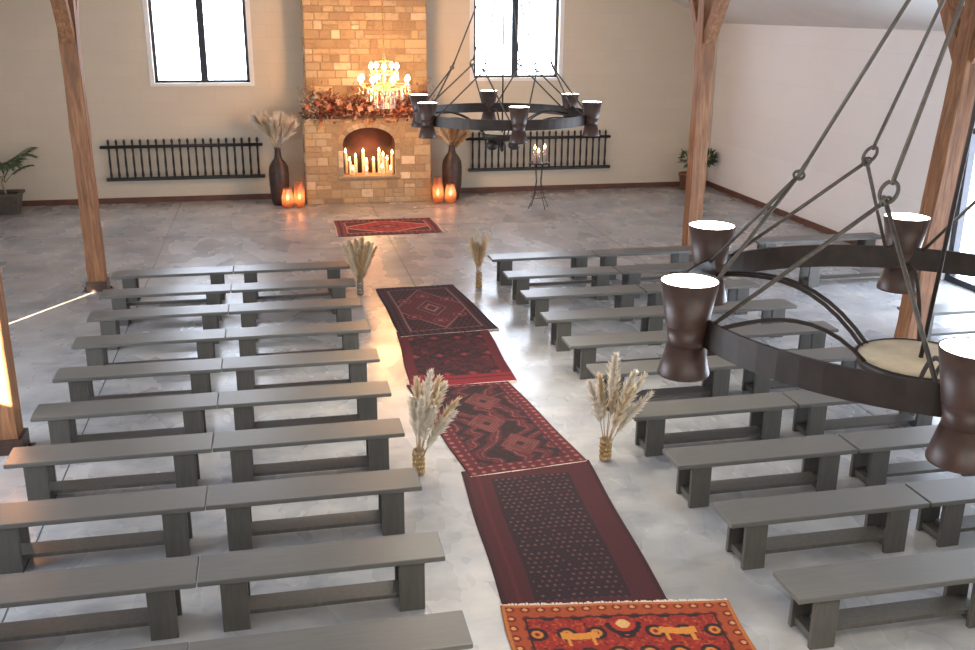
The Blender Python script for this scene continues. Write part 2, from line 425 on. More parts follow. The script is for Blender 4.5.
# ------------------------------------------------------------------ rugs
def rug_mesh(name, corners, pat, label, nu, nv, fr=(True, False)):
    # corners: far-left, far-right, near-right, near-left ; u across, v from far to near
    A, Bc, Cc, D = [np.array(c_, float) for c_ in corners]
    r = empty(name, ((A[0] + Cc[0]) / 2, (A[1] + Cc[1]) / 2, 0)); org = np.array([(A[0] + Cc[0]) / 2, (A[1] + Cc[1]) / 2])
    us = np.linspace(0, 1, nu + 1); vv = np.linspace(0, 1, nv + 1); U, V = np.meshgrid(us, vv)
    X = (1 - U)[..., None] * (1 - V)[..., None] * A + U[..., None] * (1 - V)[..., None] * Bc + U[..., None] * V[..., None] * Cc + (1 - U)[..., None] * V[..., None] * D - org
    rr = random.random() * 9
    X[..., 0] += .006 * np.sin(V * 9 + rr); X[..., 1] += .006 * np.sin(U * 11 + rr)
    Z = zoff[name_id[0]] + .0015 * np.sin(U * 7 + rr) * np.sin(V * 9)
    top = np.stack([X[..., 0], X[..., 1], Z], -1).reshape(-1, 3)
    idx = np.arange((nu + 1) * (nv + 1)).reshape(nv + 1, nu + 1)
    q = np.stack([idx[:-1, :-1], idx[1:, :-1], idx[1:, 1:], idx[:-1, 1:]], -1).reshape(-1, 4)
    # skirt for thickness
    ring = np.concatenate([idx[0, :], idx[1:, -1], idx[-1, -2::-1], idx[-2:0:-1, 0]]); low = top[ring].copy(); low[:, 2] -= .007
    nb = len(top); n = len(ring); verts = np.vstack([top, low])
    sk = np.array([[ring[i], ring[(i + 1) % n], nb + (i + 1) % n, nb + i] for i in range(n)])
    faces = np.vstack([q, sk])
    me = bpy.data.meshes.new('pile'); me.vertices.add(len(verts)); me.vertices.foreach_set('co', verts.ravel())
    me.loops.add(faces.size); me.loops.foreach_set('vertex_index', faces.ravel()); me.polygons.add(len(faces))
    me.polygons.foreach_set('loop_start', np.arange(len(faces)) * 4); me.update(calc_edges=True); me.validate()
    col = pat(U, V); col = np.clip(col, 0, 1).reshape(-1, 3)
    col = np.vstack([col, col[ring] * .7]); ca = me.color_attributes.new('tint', 'FLOAT_COLOR', 'POINT')
    ca.data.foreach_set('color', np.hstack([col, np.ones((len(col), 1))]).ravel())
    me.materials.append(M['rug']); o = bpy.data.objects.new('pile', me); COL.objects.link(o); o.parent = r
    for flag, (p0, p1), sgn in ((fr[1], (A, Bc), 1), (fr[0], (D, Cc), -1)):
        if not flag: continue
        m = MB(); p0 = p0 - org; p1 = p1 - org; K = int(hypot(*(p1 - p0)) / .022); dn = (D - A) / hypot(*(D - A)) * -sgn
        z = zoff[name_id[0]]
        for i in range(K):
            a = p0 + (p1 - p0) * (i + .08) / K; b = p0 + (p1 - p0) * (i + .92) / K; l_ = .035 * random.uniform(.7, 1.2); sl = random.uniform(-.008, .008)
            v = [(a[0], a[1], z), (b[0], b[1], z), (b[0] + dn[0] * l_ + sl, b[1] + dn[1] * l_, z - .006), (a[0] + dn[0] * l_ + sl, a[1] + dn[1] * l_, z - .006)]
            v += [(x, y, zz - .003) for x, y, zz in v]
            m.add(v, [(0, 3, 2, 1), (4, 5, 6, 7), (0, 1, 5, 4), (1, 2, 6, 5), (2, 3, 7, 6), (3, 0, 4, 7)])
        m.build('fringe', M['fringe'], r)
    tag(r, label, 'rug'); return r
zoff = [.010, .019, .017, .015, .013, .020]; name_id = [0]
def C(*c): return np.array(lin(c))
def lay(base, mask, col, a=1.0):
    mk = (mask * a)[..., None]; return base * (1 - mk) + col * mk
def hsh(a, b): return np.modf(np.abs(np.sin(a * 12.9898 + b * 78.233) * 43758.5453))[0]
def blot(U, V, fx, fy, s=0):
    i = np.floor(U * fx); j = np.floor(V * fy); return hsh(i + s, j + s * 1.7)
def rosettes(U, V, nx, ny, rad, ax, ay, stag=False):
    uu = U * nx; vv = V * ny
    if stag: uu = uu + .5 * (np.floor(vv) % 2)
    du = (np.modf(uu)[0] - .5) / nx * ax; dv = (np.modf(vv)[0] - .5) / ny * ay
    return np.hypot(du, dv) / rad
def edge(U, V, ax, ay): return np.minimum(np.minimum(U, 1 - U) * ax, np.minimum(V, 1 - V) * ay)
def full(U, c): return np.ones(U.shape + (3,)) * c
def pat0(U, V):
    ax, ay = 2.13, 1.5; e = edge(U, V, ax, ay); c = full(U, C(185, 62, 60))
    x = (U - .5) * ax; y = (V - .5) * ay; hexa = np.abs(x) * .62 + np.abs(y)
    c = lay(c, hexa > .62, C(80, 28, 36)); c = lay(c, (hexa > .56) & (hexa < .62), C(225, 165, 130)); c = lay(c, hexa < .22, C(95, 30, 40)); c = lay(c, hexa < .12, C(210, 120, 95))
    c = lay(c, (rosettes(U, V, 14, 9, .04, ax, ay) < 1) & (hexa < .55), C(120, 34, 42)); c = lay(c, e < .24, C(60, 28, 38))
    c = lay(c, (e < .24) & (rosettes(U, V, 18, 12, .035, ax, ay) < 1), C(190, 70, 60)); c = lay(c, (e < .25) & (e > .225), C(210, 150, 130)); c = lay(c, e < .06, C(110, 40, 45))
    c = lay(c, (U < .02) | (U > .98), C(225, 205, 190)); return c
def pat1(U, V):
    ax, ay = 1.35, 2.4; e = edge(U, V, ax, ay); c = full(U, C(98, 34, 42)); x = np.abs(U - .5) * ax; y = np.abs(V - .5) * ay
    d = x * 1.7 + y; c = lay(c, d > .98, C(52, 28, 40)); c = lay(c, (d > .95) & (d < 1.0), C(160, 110, 105))
    for k in range(5): c = lay(c, (d < .40 - k * .07) & (d > .36 - k * .07), C(*[(150, 105, 105), (45, 25, 38), (150, 60, 60), (190, 150, 140), (60, 25, 35)][k]))
    for cx_, cy_ in ((.0, .62), (.34, .40)):
        rr = np.hypot(x - cx_, y - cy_); c = lay(c, rr < .11, C(150, 62, 70)); c = lay(c, rr < .075, C(60, 26, 40)); c = lay(c, rr < .04, C(185, 110, 105))
    c = lay(c, (rosettes(U, V, 17, 30, .02, ax, ay, True) < 1), C(140, 66, 66), .55)
    c = lay(c, e < .17, C(44, 26, 38)); c = lay(c, (e < .17) & (rosettes(U, V, 14, 24, .028, ax, ay) < 1), C(112, 44, 50)); c = lay(c, (e < .185) & (e > .168), C(150, 115, 112)); c = lay(c, e < .04, C(36, 22, 34)); return c
def pat2(U, V):
    ax, ay = 1.28, 2.0; e = edge(U, V, ax, ay); c = full(U, C(82, 18, 30))
    b = (blot(U + .02 * np.sin(V * 60), V, 44, 60, 3) + blot(U, V, 15, 20, 5)) / 2; c = lay(c, b > .55, C(34, 12, 20), .9); c = lay(c, b < .12, C(135, 40, 48), .8)
    x = np.modf(U * 4)[0] - .5; y = np.modf(V * 3)[0] - .5; d = np.abs(x) * .32 + np.abs(y) * .66
    c = lay(c, (d < .16) & (d > .11), C(26, 12, 20)); c = lay(c, d < .05, C(150, 48, 52)); c = lay(c, e < .13, C(98, 20, 32))
    c = lay(c, (V > .86), C(150, 30, 44), .75); c = lay(c, (V > .9) & (V < .92), C(60, 14, 24)); return c
def pat3(U, V):
    ax, ay = 1.2, 2.35; e = edge(U, V, ax, ay); x = (U - .5) * ax; y = (V - .5) * ay
    w1 = np.sin(y * 5.3 + .6) * .17 + .03 * np.sin(y * 23); d = np.abs(x - w1) + .025 * np.sin(y * 31 + x * 9) + .05 * np.sin(y * 11 + 2); k = np.modf(np.abs(d) * 4.6)[0]
    c = full(U, C(82, 27, 34)); c = lay(c, k < .34, C(32, 15, 20)); c = lay(c, (k > .5) & (k < .58), C(135, 78, 74)); c = lay(c, (k > .74) & (k < .82), C(112, 38, 44)); c = lay(c, blot(U, V, 60, 110, 4) > .72, C(60, 22, 28), .6)
    for cy_, cx_ in ((-.55, .10), (.05, -.05), (.62, .12)):
        dd = np.abs(x - cx_) * 1.2 + np.abs(y - cy_); c = lay(c, dd < .27, C(84, 28, 34)); c = lay(c, (dd < .27) & (np.modf(dd * 22)[0] < .4), C(128, 74, 70)); c = lay(c, dd < .06, C(40, 16, 22))
    c = lay(c, e < .17, C(88, 26, 36)); c = lay(c, (e < .15) & (rosettes(U, V, 12, 24, .022, ax, ay) < 1), C(165, 95, 85)); c = lay(c, (e < .18) & (e > .165), C(40, 18, 26)); return c
def pat4(U, V):
    ax, ay = 1.25, 2.3; c = full(U, C(76, 22, 30)); inn = (U > .2) & (U < .8) & (V > .085) & (V < .93)
    c = lay(c, inn, C(44, 16, 28)); ds = rosettes(U, V, 21, 36, .0125, ax, ay, True) < 1
    c = lay(c, inn & ds & (U > .22) & (U < .78), C(118, 78, 70), .9 * (blot(U, V, 21, 36, 6) > .25)); ds2 = rosettes(U + .018, V + .01, 21, 36, .012, ax, ay, True) < 1
    c = lay(c, inn & ds2, C(24, 14, 30), .8); c = lay(c, (U < .03) | (U > .97), C(58, 14, 24)); c = lay(c, np.abs(U - .11) < .012, C(100, 26, 36), .6); return c
def pat5(U, V):
    ax, ay = 1.7, 1.15; e = np.minimum(np.minimum(U, 1 - U) * ax, V * ay * 1.0); c = full(U, C(160, 38, 28))
    b = blot(U, V, 60, 40, 1); b = (b + blot(U, V, 130, 90, 2)) / 2; c = lay(c, b > .76, C(205, 95, 40), .7); c = lay(c, b < .2, C(60, 20, 20), .8)
    rs = rosettes(U, V, 8, 5, .075, ax, ay, True); c = lay(c, (rs < 1) & (rs > .6), C(40, 22, 24)); c = lay(c, rs < .55, C(220, 140, 60)); c = lay(c, rs < .25, C(140, 30, 26))
    for cx_, cy_, s in ((.30, .33, 1), (.72, .30, 1), (.5, .72, 1)):
        x = (U - cx_) * ax; y = (V - cy_) * ay
        c = lay(c, ((np.abs(x) < .13) & (np.abs(y + .12 * np.abs(x)) < .035)) | ((np.abs(np.abs(x) - .09) < .014) & (y > 0) & (y < .1)), C(228, 150, 62))
    hf = np.hypot((U - .5) * ax, (V - .22) * ay); c = lay(c, (hf < .13) & (hf > .09) & (V > .2), C(35, 20, 22)); c = lay(c, (hf < .09) & (V > .2), C(190, 50, 34)); c = lay(c, (hf < .05), C(235, 190, 120))
    c = lay(c, e < .15, C(176, 78, 36)); r2 = rosettes(U, V, 15, 10.4, .036, ax, ay); c = lay(c, (e < .15) & (r2 < 1), C(120, 26, 24)); c = lay(c, (e < .15) & (r2 < .5), C(232, 165, 95)); c = lay(c, (e < .165) & (e > .148), C(50, 24, 22)); c = lay(c, e < .03, C(200, 120, 60)); return c
specs = [('patterned_rug', [(1.134, 20.66), (3.265, 20.62), (3.30, 19.17), (1.13, 19.12)], pat0, 'small red rug with pale medallion lying in front of the fireplace', 150, 100, (False, False)),
         ('patterned_rug', [(1.482, 15.18), (2.739, 15.204), (2.959, 12.80), (1.56, 12.70)], pat1, 'dark maroon rug with diamond medallion, farthest rug of the aisle runner', 110, 190, (True, True)),
         ('patterned_rug', [(1.53, 12.92), (2.80, 12.86), (2.72, 10.80), (1.43, 10.78)], pat2, 'short crimson and black rug, second of the aisle runner from the fireplace', 100, 150, (True, False)),
         ('patterned_rug', [(1.40, 10.90), (2.61, 10.86), (2.88, 8.50), (1.67, 8.38)], pat3, 'red rug with wavy black pattern, third of the aisle runner from the fireplace', 120, 200, (True, False)),
         ('patterned_rug', [(1.60, 8.50), (2.90, 8.52), (2.74, 5.95), (1.49, 6.10)], pat4, 'plain maroon bordered rug with dotted dark field between the near benches', 150, 260, (False, False)),
         ('patterned_rug', [(1.47, 6.22), (3.19, 5.95), (3.05, 4.75), (1.40, 5.0)], pat5, 'bright red and orange floral rug at the near end of the aisle', 210, 150, (False, True))]
for i, s_ in enumerate(specs):
    name_id[0] = i; rug_mesh(*s_)

# ------------------------------------------------------------------ fireplace
FX0, FX1, FY, UY = .70, 3.55, 22.58, 22.86
r = empty('stone_fireplace', (0, 0, 0)); tag(r, 'tall honey stone fireplace and chimney breast against the back wall', 'fireplace')
NX0, NX1, NZ0, NZS, NZT = 1.55, 2.73, .63, 1.36, 1.72
def archz(x):
    t_ = (x - (NX0 + NX1) / 2) / ((NX1 - NX0) / 2); t_ = max(-1, min(1, t_)); return NZS + (NZT - NZS) * sqrt(max(0, 1 - t_ * t_))
MZ = 1.93
m = MB()
m.box(FX0, NX0, FY, YB - .002, 0, MZ); m.box(NX1, FX1, FY, YB - .002, 0, MZ); m.box(NX0, NX1, FY, YB - .002, 0, NZ0)
K = 16; xs = [NX0 + (NX1 - NX0) * (1 - cos(pi * i / K)) / 2 for i in range(K + 1)]
for a, b in zip(xs[:-1], xs[1:]):
    za, zb = archz(a), archz(b)
    m.add([(a, FY, za), (b, FY, zb), (b, FY, MZ), (a, FY, MZ), (a, YB - .002, za), (b, YB - .002, zb), (b, YB - .002, MZ), (a, YB - .002, MZ)],
          [(0, 1, 2, 3), (7, 6, 5, 4), (0, 4, 5, 1), (3, 2, 6, 7)])
m.build('surround', M['mortar'], r)
m = MB(); m.box(FX0 + .10, FX1 - .02, UY, YB - .002, MZ + .0, 6.9); m.build('chimney_breast', M['mortar'], r)
m = MB(); m.box(NX0 - .01, NX1 + .01, YB - .45, YB - .40, NZ0, NZT + .02)
m.box(NX0, NX0 + .006, FY + .06, YB - .40, NZ0, NZS); m.box(NX1 - .006, NX1, FY + .06, YB - .40, NZ0, NZS)
for a, b in zip(xs[:-1], xs[1:]):
    za, zb = archz(a) - .004, archz(b) - .004
    m.add([(a, FY + .06, za), (b, FY + .06, zb), (b, YB - .4, zb), (a, YB - .4, za)], [(0, 1, 2, 3)])
m.build('firebox', M['soot'], r)
def stonecol():
    k = random.random(); base = random.choice([(.50, .36, .20), (.44, .31, .17), (.56, .42, .25), (.38, .26, .15), (.47, .37, .24)])
    if k > .88: base = (.74, .60, .40)
    g = random.uniform(.85, 1.12); return tuple(x * g for x in base)
def stones(m, x0, x1, z0, z1, y, avoid=None, axis='y', side=1):
    z = z0
    while z < z1 - .05:
        h = random.choice([.13, .17, .20, .24]); h = min(h, z1 - z)
        if z1 - (z + h) < .06: h = z1 - z
        x = x0
        while x < x1 - .01:
            w_ = random.uniform(.16, .46)
            if x1 - (x + w_) < .12: w_ = x1 - x
            hh = h
            a, b, c_, d = x + .009, x + w_ - .009, z + .009, z + hh - .009
            subs = [(a, b, c_, d)]
            if h > .19 and random.random() < .3: subs = [(a, b, c_, (c_ + d) / 2 - .007), (a, b, (c_ + d) / 2 + .007, d)]
            for a, b, c_, d in subs:
                if avoid and avoid(a, b, c_, d): continue
                p = random.uniform(.008, .026)
                if axis == 'y': m.box(a, b, y - p, y + .01, c_, d, col=stonecol(), bev=.006)
                else: m.box(y - .01 if side > 0 else y - p, y + p if side > 0 else y + .01, a, b, c_, d, col=stonecol(), bev=.006)
            x += w_
        z += h
def av(a, b, c_, d):
    if b < NX0 - .10 or a > NX1 + .10 or d < NZ0 - .07: return False
    if c_ > NZT + .10: return False
    xm = min(max((NX0 + NX1) / 2, a), b)
    if c_ > NZS:
        t_ = (xm - (NX0 + NX1) / 2) / ((NX1 - NX0) / 2 + .1)
        return c_ < NZS + (NZT + .12 - NZS) * sqrt(max(0, 1 - t_ * t_))
    return True
m = MB(); stones(m, FX0, FX1, 0.0, MZ, FY, av)
K = 13
for i in range(K):   # arch stones
    t0 = pi * i / K; t1 = pi * (i + 1) / K - .03; cx_ = (NX0 + NX1) / 2; rx = (NX1 - NX0) / 2; rz = NZT - NZS; v = []
    for yy in (FY - .022, FY + .01):
        for t_, e in ((t0, 0), (t1, 0), (t1, .11), (t0, .11)): v.append((cx_ + (rx + e) * cos(t_), yy, NZS + (rz + e) * sin(t_)))
    m.add(v, [(3, 2, 1, 0), (4, 5, 6, 7), (0, 1, 5, 4), (1, 2, 6, 5), (2, 3, 7, 6), (3, 0, 4, 7)], col=stonecol())
for s in (0, 1):
    z = NZ0
    for h in (.2, .17, .21, .14):
        a, b = (NX0 - .11, NX0 - .004) if s == 0 else (NX1 + .004, NX1 + .11)
        m.box(a, b, FY - .02, FY + .01, z + .006, z + h - .006, col=stonecol(), bev=.004); z += h
m.box(NX0 - .13, NX1 + .13, FY - .045, FY + .02, NZ0 - .06, NZ0 - .003, col=(.40, .30, .19), bev=.006)
stones(m, FY + .01, YB - .02, 0, MZ, FX0, None, 'x', -1)
stones(m, FY + .01, YB - .02, 0, MZ, FX1, None, 'x', 1)
m.build('stone_facing', M['stone'], r, True)
m = MB(); stones(m, FX0 + .10, FX1 - .02, MZ + .06, 5.6, UY); stones(m, UY + .01, YB - .02, MZ + .06, 5.6, FX0 + .10, None, 'x', -1)
m.build('chimney_stones', M['stone'], r, True)
m = MB(); m.box(FX0 - .03, FX1 + .03, FY - .06, UY + .05, MZ, MZ + .055, bev=.008); m.build('mantel_shelf', M['darkwood'], r)

# garland on the mantel
g = empty('dried_flower_garland', (2.1, 22.68, MZ + .06)); tag(g, 'rust red garland of dried leaves and flowers along the mantel', 'garland')
def leaf(m, p, d, L_, W_, col, up=None):
    p = Vector(p); d = Vector(d).normalized(); u = Vector(up or (random.uniform(-1, 1), random.uniform(-1, 1), random.uniform(-1, 1)))
    s_ = d.cross(u)
    if s_.length < 1e-3: s_ = d.cross(Vector((0, 0, 1)))
    s_.normalize(); nrm = s_.cross(d)
    c1 = p + d * L_ * .45 + nrm * L_ * .10; e = p + d * L_
    v = [p, p + d * L_ * .4 + s_ * W_ / 2, e, p + d * L_ * .4 - s_ * W_ / 2, c1]
    m.add(v, [(0, 1, 4), (1, 2, 4), (2, 3, 4), (3, 0, 4)], col=col, smooth=False)
gl = MB(); cols = [(.30, .075, .045), (.42, .13, .07), (.20, .05, .035), (.50, .24, .13), (.34, .17, .09), (.15, .06, .04), (.55, .38, .26)]
for i in range(2200):
    t_ = random.random(); x = -1.42 + 2.82 * t_; am = .24 + .12 * sin(t_ * 9) ** 2
    p = (x, random.gauss(-.06, .08), .12 + random.gauss(0, am * .55)); p = (p[0], min(p[1], .1), max(-.13 if p[1] < -.14 else .02, p[2]))
    cc = random.choice(cols) if not (x < -1.1 and random.random() < .6) else random.choice([(.60, .52, .42), (.40, .38, .30), (.16, .17, .12)])
    leaf(gl, p, (random.gauss(0, 1), random.gauss(-.5, .8), random.gauss(.35, .8)), random.uniform(.08, .20), random.uniform(.03, .08), cc)
gl.build('dried_leaves', M['garleaf'], g, True)
for k in range(12):
    x = -1.3 + k * .23; m = MB(); c0 = Vector((x, -.20, .20 + random.uniform(-.12, .16))); cc = random.choice([(.62, .33, .22), (.68, .46, .34), (.45, .16, .10)])
    for q in range(16):
        a = q * 2.4; leaf(m, c0, (cos(a), -.55, sin(a)), .07 + .03 * (q % 2), .05, cc, up=(0, 1, 0))
    m.build('dried_flower', M['garleaf'], g, True)
for i in range(16):
    m = MB()
    x = random.choice([random.uniform(-1.45, -1.1), random.uniform(-.6, 0), random.uniform(1.0, 1.5)]); dx = random.uniform(-.3, .3) + (.15 if x > 1 else -.1 if x < -1 else 0)
    h = random.uniform(.35, .75); P_ = [(x + dx * s_ * s_, -.05 - .03 * s_, .08 + h * s_) for s_ in (0, .33, .66, 1)]
    m.tube(P_, [.006, .005, .004, .002], 5, col=(.20, .07, .04))
    for q in range(5): s_ = .4 + q * .14; leaf(m, (x + dx * s_ * s_, -.06, .08 + h * s_), (random.gauss(0, 1), -.2, .8), .10, .02, (.36, .16, .08))
    m.build('twig', M['garleaf'], g, True)

# candles burning in the niche
def make_candle(h, rad, name='pillar_candle'):
    r = empty(name)
    m = MB(); m.lathe([(rad * .98, 0), (rad, .01), (rad, h - .012), (rad * .9, h), (rad * .3, h - .006)], n=14); m.build('wax', M['wax'], r)
    m = MB(); m.tube([(0, 0, h - .008), (.001, 0, h + .016)], .0022, 5); m.build('wick', M['black'], r)
    m = MB(); m.lathe([(.004, 0), (.018, .018), (.023, .036), (.016, .064), (.002, .10)], (0, 0, h + .010), n=10); m.build('flame', M['flame'], r)
    return r
flames = [(345.5, 151, 1), (349.7, 159, 0), (355.5, 156, 1), (363, 151, 1), (366.5, 160, 0), (373.5, 159, 1), (379, 150, 1), (383, 154, 0), (387, 158, 1), (392, 152, 1), (353, 168, -1), (366.5, 170, -1), (382, 166, -1), (390.5, 169, -1)]
rowd = {1: 22.95, 0: 22.82, -1: 22.69}; rown = {1: 'back row', 0: 'middle row', -1: 'front row'}
cnt = {}
for px, py, rw in flames:
    Y = rowd[rw]; d = FW + RT * ((px - 487.5) / 983.5) - UP * ((py - 325) / 983.5); p = d * (Y / d.y)
    h = max(.10, 4.291 + p.z - NZ0 - .05); cnt[rw] = cnt.get(rw, 0) + 1
    c_ = make_candle(h, .038 if rw > -1 else .044); c_.location = (p.x, Y, NZ0)
    tag(c_, 'lit cream pillar candle in the fireplace niche, %s from the left in the %s' % (ordn[cnt[rw] - 1], rown[rw]), 'candle', 'candles burning in the fireplace niche')
def pl(name, loc, e, col, rad=.05):
    d = bpy.data.lights.new(name, 'POINT'); d.energy = e; d.color = col; d.shadow_soft_size = rad
    o = bpy.data.objects.new(name, d); COL.objects.link(o); o.location = loc; return o
pl('candle_glow', (2.14, 22.74, 1.25), 16, (1, .36, .14), .12)

# ------------------------------------------------------------------ crystal chandelier
CX, CY, CZ = 2.32, 20.8, 2.92
r = empty('crystal_chandelier', (CX, CY, -.21)); r.scale = (1.05, 1.05, 1.05); tag(r, 'glowing brass and crystal chandelier hanging in front of the chimney', 'chandelier')
m = MB(); m.lathe([(.01, 2.62), (.05, 2.66), (.02, 2.75), (.045, 2.86), (.02, 2.95), (.03, 3.10), (.06, 3.16), (.02, 3.25), (.035, 3.36), (.012, 3.46), (.012, 3.5)], n=14)
m.build('stem', M['brass'], r)
m = MB()
z = 3.5; k = 0
while z < 6.98:
    pts = [(.018 * cos(a) * (k % 2), .018 * cos(a) * (1 - k % 2), z + .035 * sin(a) + .03) for a in [q * pi / 4 for q in range(8)]]
    m.tube(pts, .004, 5, closed=True); z += .058; k += 1
m.tube([(0, 0, 6.95), (0, 0, 7.17)], .01, 6)
m.build('chain', M['brass'], r)
bulbs = [(.49, 2.92, 8, 0), (.26, 3.16, 5, .5)]
for R_, z, n, off in bulbs:
    for k in range(n):
        a = 2 * pi * (k + off) / n + .2; cx_, sx = cos(a), sin(a)
        m = MB(); P_ = [(cx_ * R_ * s_, sx * R_ * s_, z - .06 - .10 * sin(pi * s_) * (1 if n > 6 else .7)) for s_ in (.05, .25, .5, .75, .95, 1)]
        m.tube(P_, .008, 6); m.lathe([(.015, 0), (.04, .012), (.012, .02), (.014, .07)], (cx_ * R_, sx * R_, z - .07), n=10); am = m.build('arm', M['brass'], r)
        m = MB(); m.lathe([(.014, 0), (.042, .03), (.046, .052), (.022, .095), (.003, .12)], (cx_ * R_, sx * R_, z), n=10); m.build('bulb', M['bulb'], am)
def drops(R_, z, n, L_):
    m = MB()
    for k in range(n):
        a = 2 * pi * k / n; x, y = R_ * cos(a), R_ * sin(a); zz = z
        while zz > z - L_:
            m.lathe([(.001, .014), (.012, 0), (.001, -.018)], (x, y, zz), n=6, cap=False, smooth=False); zz -= .034
    return m
for R_, z, n, L_ in ((.50, 2.84, 26, .16), (.36, 2.80, 20, .26), (.20, 2.74, 14, .34), (.28, 3.09, 16, .14), (.06, 2.60, 6, .22)):
    drops(R_, z, n, L_).build('crystal_strand', M['crystal'], r)
m = MB()
for R_, z in ((.50, 2.85), (.36, 2.81), (.20, 2.75), (.28, 3.10), (.10, 3.30)): m.tube([(R_ * cos(a), R_ * sin(a), z) for a in [q * pi / 16 for q in range(32)]], .006, 5, closed=True)
for a in (0, pi / 2, pi, 3 * pi / 2):
    m.tube([(.02 * cos(a), .02 * sin(a), 2.75), (.20 * cos(a), .20 * sin(a), 2.75), (.36 * cos(a), .36 * sin(a), 2.81), (.50 * cos(a), .50 * sin(a), 2.85)], .004, 5)
m.build('hoop', M['brass'], r)
pl('chandelier_glow', (CX, CY, 3.0), 230, (1, .42, .13), .25)

# ------------------------------------------------------------------ ring chandeliers
def ring_chandelier(loc, th, label, tilt=(0, 0)):
    r = empty('ring_chandelier', (loc[0], loc[1], 0), th); tag(r, label, 'chandelier', 'iron ring chandeliers with cone lamps')
    ZT = 3.315; RRg = .88
    m = MB(); n = 72; v = []; f = []
    for k in range(n):
        a = 2 * pi * k / n
        for rr, z in ((RRg, ZT), (RRg, ZT - .098), (RRg - .012, ZT - .098), (RRg - .012, ZT)): v.append((rr * cos(a), rr * sin(a), z))
    for k in range(n):
        j = (k + 1) % n
        for q in range(4): p_ = (q + 1) % 4; f.append((k * 4 + q, k * 4 + p_, j * 4 + p_, j * 4 + q))
    m.add(v, f, smooth=False)
    m.build('ring', M['iron'], r)
    for k in range(6):
        a = radians(30 + 60 * k); cx_, cy_ = .925 * cos(a), .925 * sin(a)
        m = MB(); m.lathe([(.070, 3.285), (.098, 3.441), (.094, 3.441), (.066, 3.30), (.0, 3.30)], (cx_, cy_, 0), n=28, cap=False)
        m.lathe([(.0, 3.285), (.070, 3.285), (.060, 3.24), (.062, 3.22), (.0, 3.22)], (cx_, cy_, 0), n=28, cap=False)
        m.lathe([(.0, 3.22), (.062, 3.22), (.088, 3.12), (.086, 3.112), (.082, 3.12), (.058, 3.20), (.0, 3.20)], (cx_, cy_, 0), n=28, cap=False)
        lp = m.build('lamp', M['rust'], r)
        m = MB(); m.lathe([(.0, 3.439), (.0945, 3.439), (.0925, 3.435), (.0, 3.435)], (cx_, cy_, 0), n=28, cap=False, smooth=False); m.build('light_disc', M['led'], lp)
        ld = bpy.data.lights.new('lamp_downlight', 'AREA'); ld.shape = 'DISK'; ld.size = .10; ld.energy = 17; ld.color = (1, .89, .73); ld.spread = radians(150)
        lo = bpy.data.objects.new('lamp_downlight', ld); COL.objects.link(lo); lo.parent = r; lo.location = (cx_, cy_, 3.155)
        # curved arm to the hub
        for off in (-.02, .02):
            m = MB(); P_ = []
            for s_ in np.linspace(0, 1, 12):
                rr = .87 * (1 - s_) + .20 * s_; z = 3.24 + .06 * sin(pi * s_ * .75) - .20 * s_ ** 3
                P_.append((rr * cos(a) - off * sin(a), rr * sin(a) + off * cos(a), z))
            if off < 0 or k % 2 == 0: m.tube(P_, .008, 7); m.build('arm', M['iron'], r)
    # hub: cream plate on an iron dish with three small downward cups
    m = MB(); m.lathe([(.0, 3.02), (.15, 3.025), (.21, 3.06), (.225, 3.10), (.218, 3.10), (.20, 3.07), (.0, 3.065)], n=30, cap=False); hb = m.build('hub', M['iron'], r)
    m = MB(); m.lathe([(.0, 3.102), (.214, 3.098), (.214, 3.085), (.0, 3.08)], n=30, cap=False); m.build('hub_plate', M['cream'], hb)
    for k in range(3):
        a = radians(90 + 120 * k); m = MB(); m.lathe([(.0, 3.03), (.04, 3.03), (.062, 2.99), (.060, 2.96), (.03, 2.935), (.0, 2.93)], (.13 * cos(a), .13 * sin(a), 0), n=18, cap=False); m.build('downlight', M['iron'], hb)
    m = MB(); tx = tilt[0] * cos(th) + tilt[1] * sin(th); ty = -tilt[0] * sin(th) + tilt[1] * cos(th); m.tube([(0, 0, 3.06), (tx, ty, 4.99)], .008, 8); m.lathe([(.0, 2.90), (.02, 2.92), (.02, 3.03), (.0, 3.03)], n=10, cap=False); m.build('central_rod', M['iron'], r)
    HR, HZ = .51, 3.735; TOP = (tx, ty, 4.97)
    for k in range(6):
        a = radians(60 * k); h = Vector((HR * cos(a) + tx * .22, HR * sin(a) + ty * .22, HZ)); dr = (Vector(TOP) - h).normalized(); tn = Vector((-sin(a), cos(a), 0)); nn = dr.cross(tn).normalized()
        m = MB(); m.tube([h + dr * .055, Vector(TOP) - dr * .03], .0075, 7)
        pts = [h + dr * (.030 + .036 * sin(q * pi / 10)) + tn * .027 * cos(q * pi / 10) for q in range(-14, 6)]
        hk = MB(); hk.tube(pts, .0065, 7); hkp = pts
        rd = m.build('rod', M['cable'], r); hk.build('hook', M['cable'], rd)
        for sgn in (-1, 1):
            b = a + sgn * radians(25); e = Vector((.874 * cos(b), .874 * sin(b), ZT - .01)); dd = (e - h).normalized()
            m = MB(); m.tube([h + dd * .02, e], .0075, 7)
            m.tube([h + dd * .0 + nn * .018 * cos(t_) + dd * .018 * (sin(t_)) for t_ in [q * pi / 6 for q in range(12)]], .005, 6, closed=True)
            m.build('rod', M['cable'], r)
    m = MB(); m.lathe([(.0, 4.93), (.05, 4.94), (.055, 4.99), (.02, 5.03), (.0, 5.04)], (tx, ty, 0), n=16, cap=False)
    z = 5.03; k = 0
    while z < roofz(loc[0]) - .05:
        m.tube([(tx + .03 * cos(t_) * (k % 2), ty + .03 * cos(t_) * (1 - k % 2), z + .055 * sin(t_) + .04) for t_ in [q * pi / 4 for q in range(8)]], .007, 5, closed=True); z += .092; k += 1
    m.build('chain', M['iron'], r)
    return r
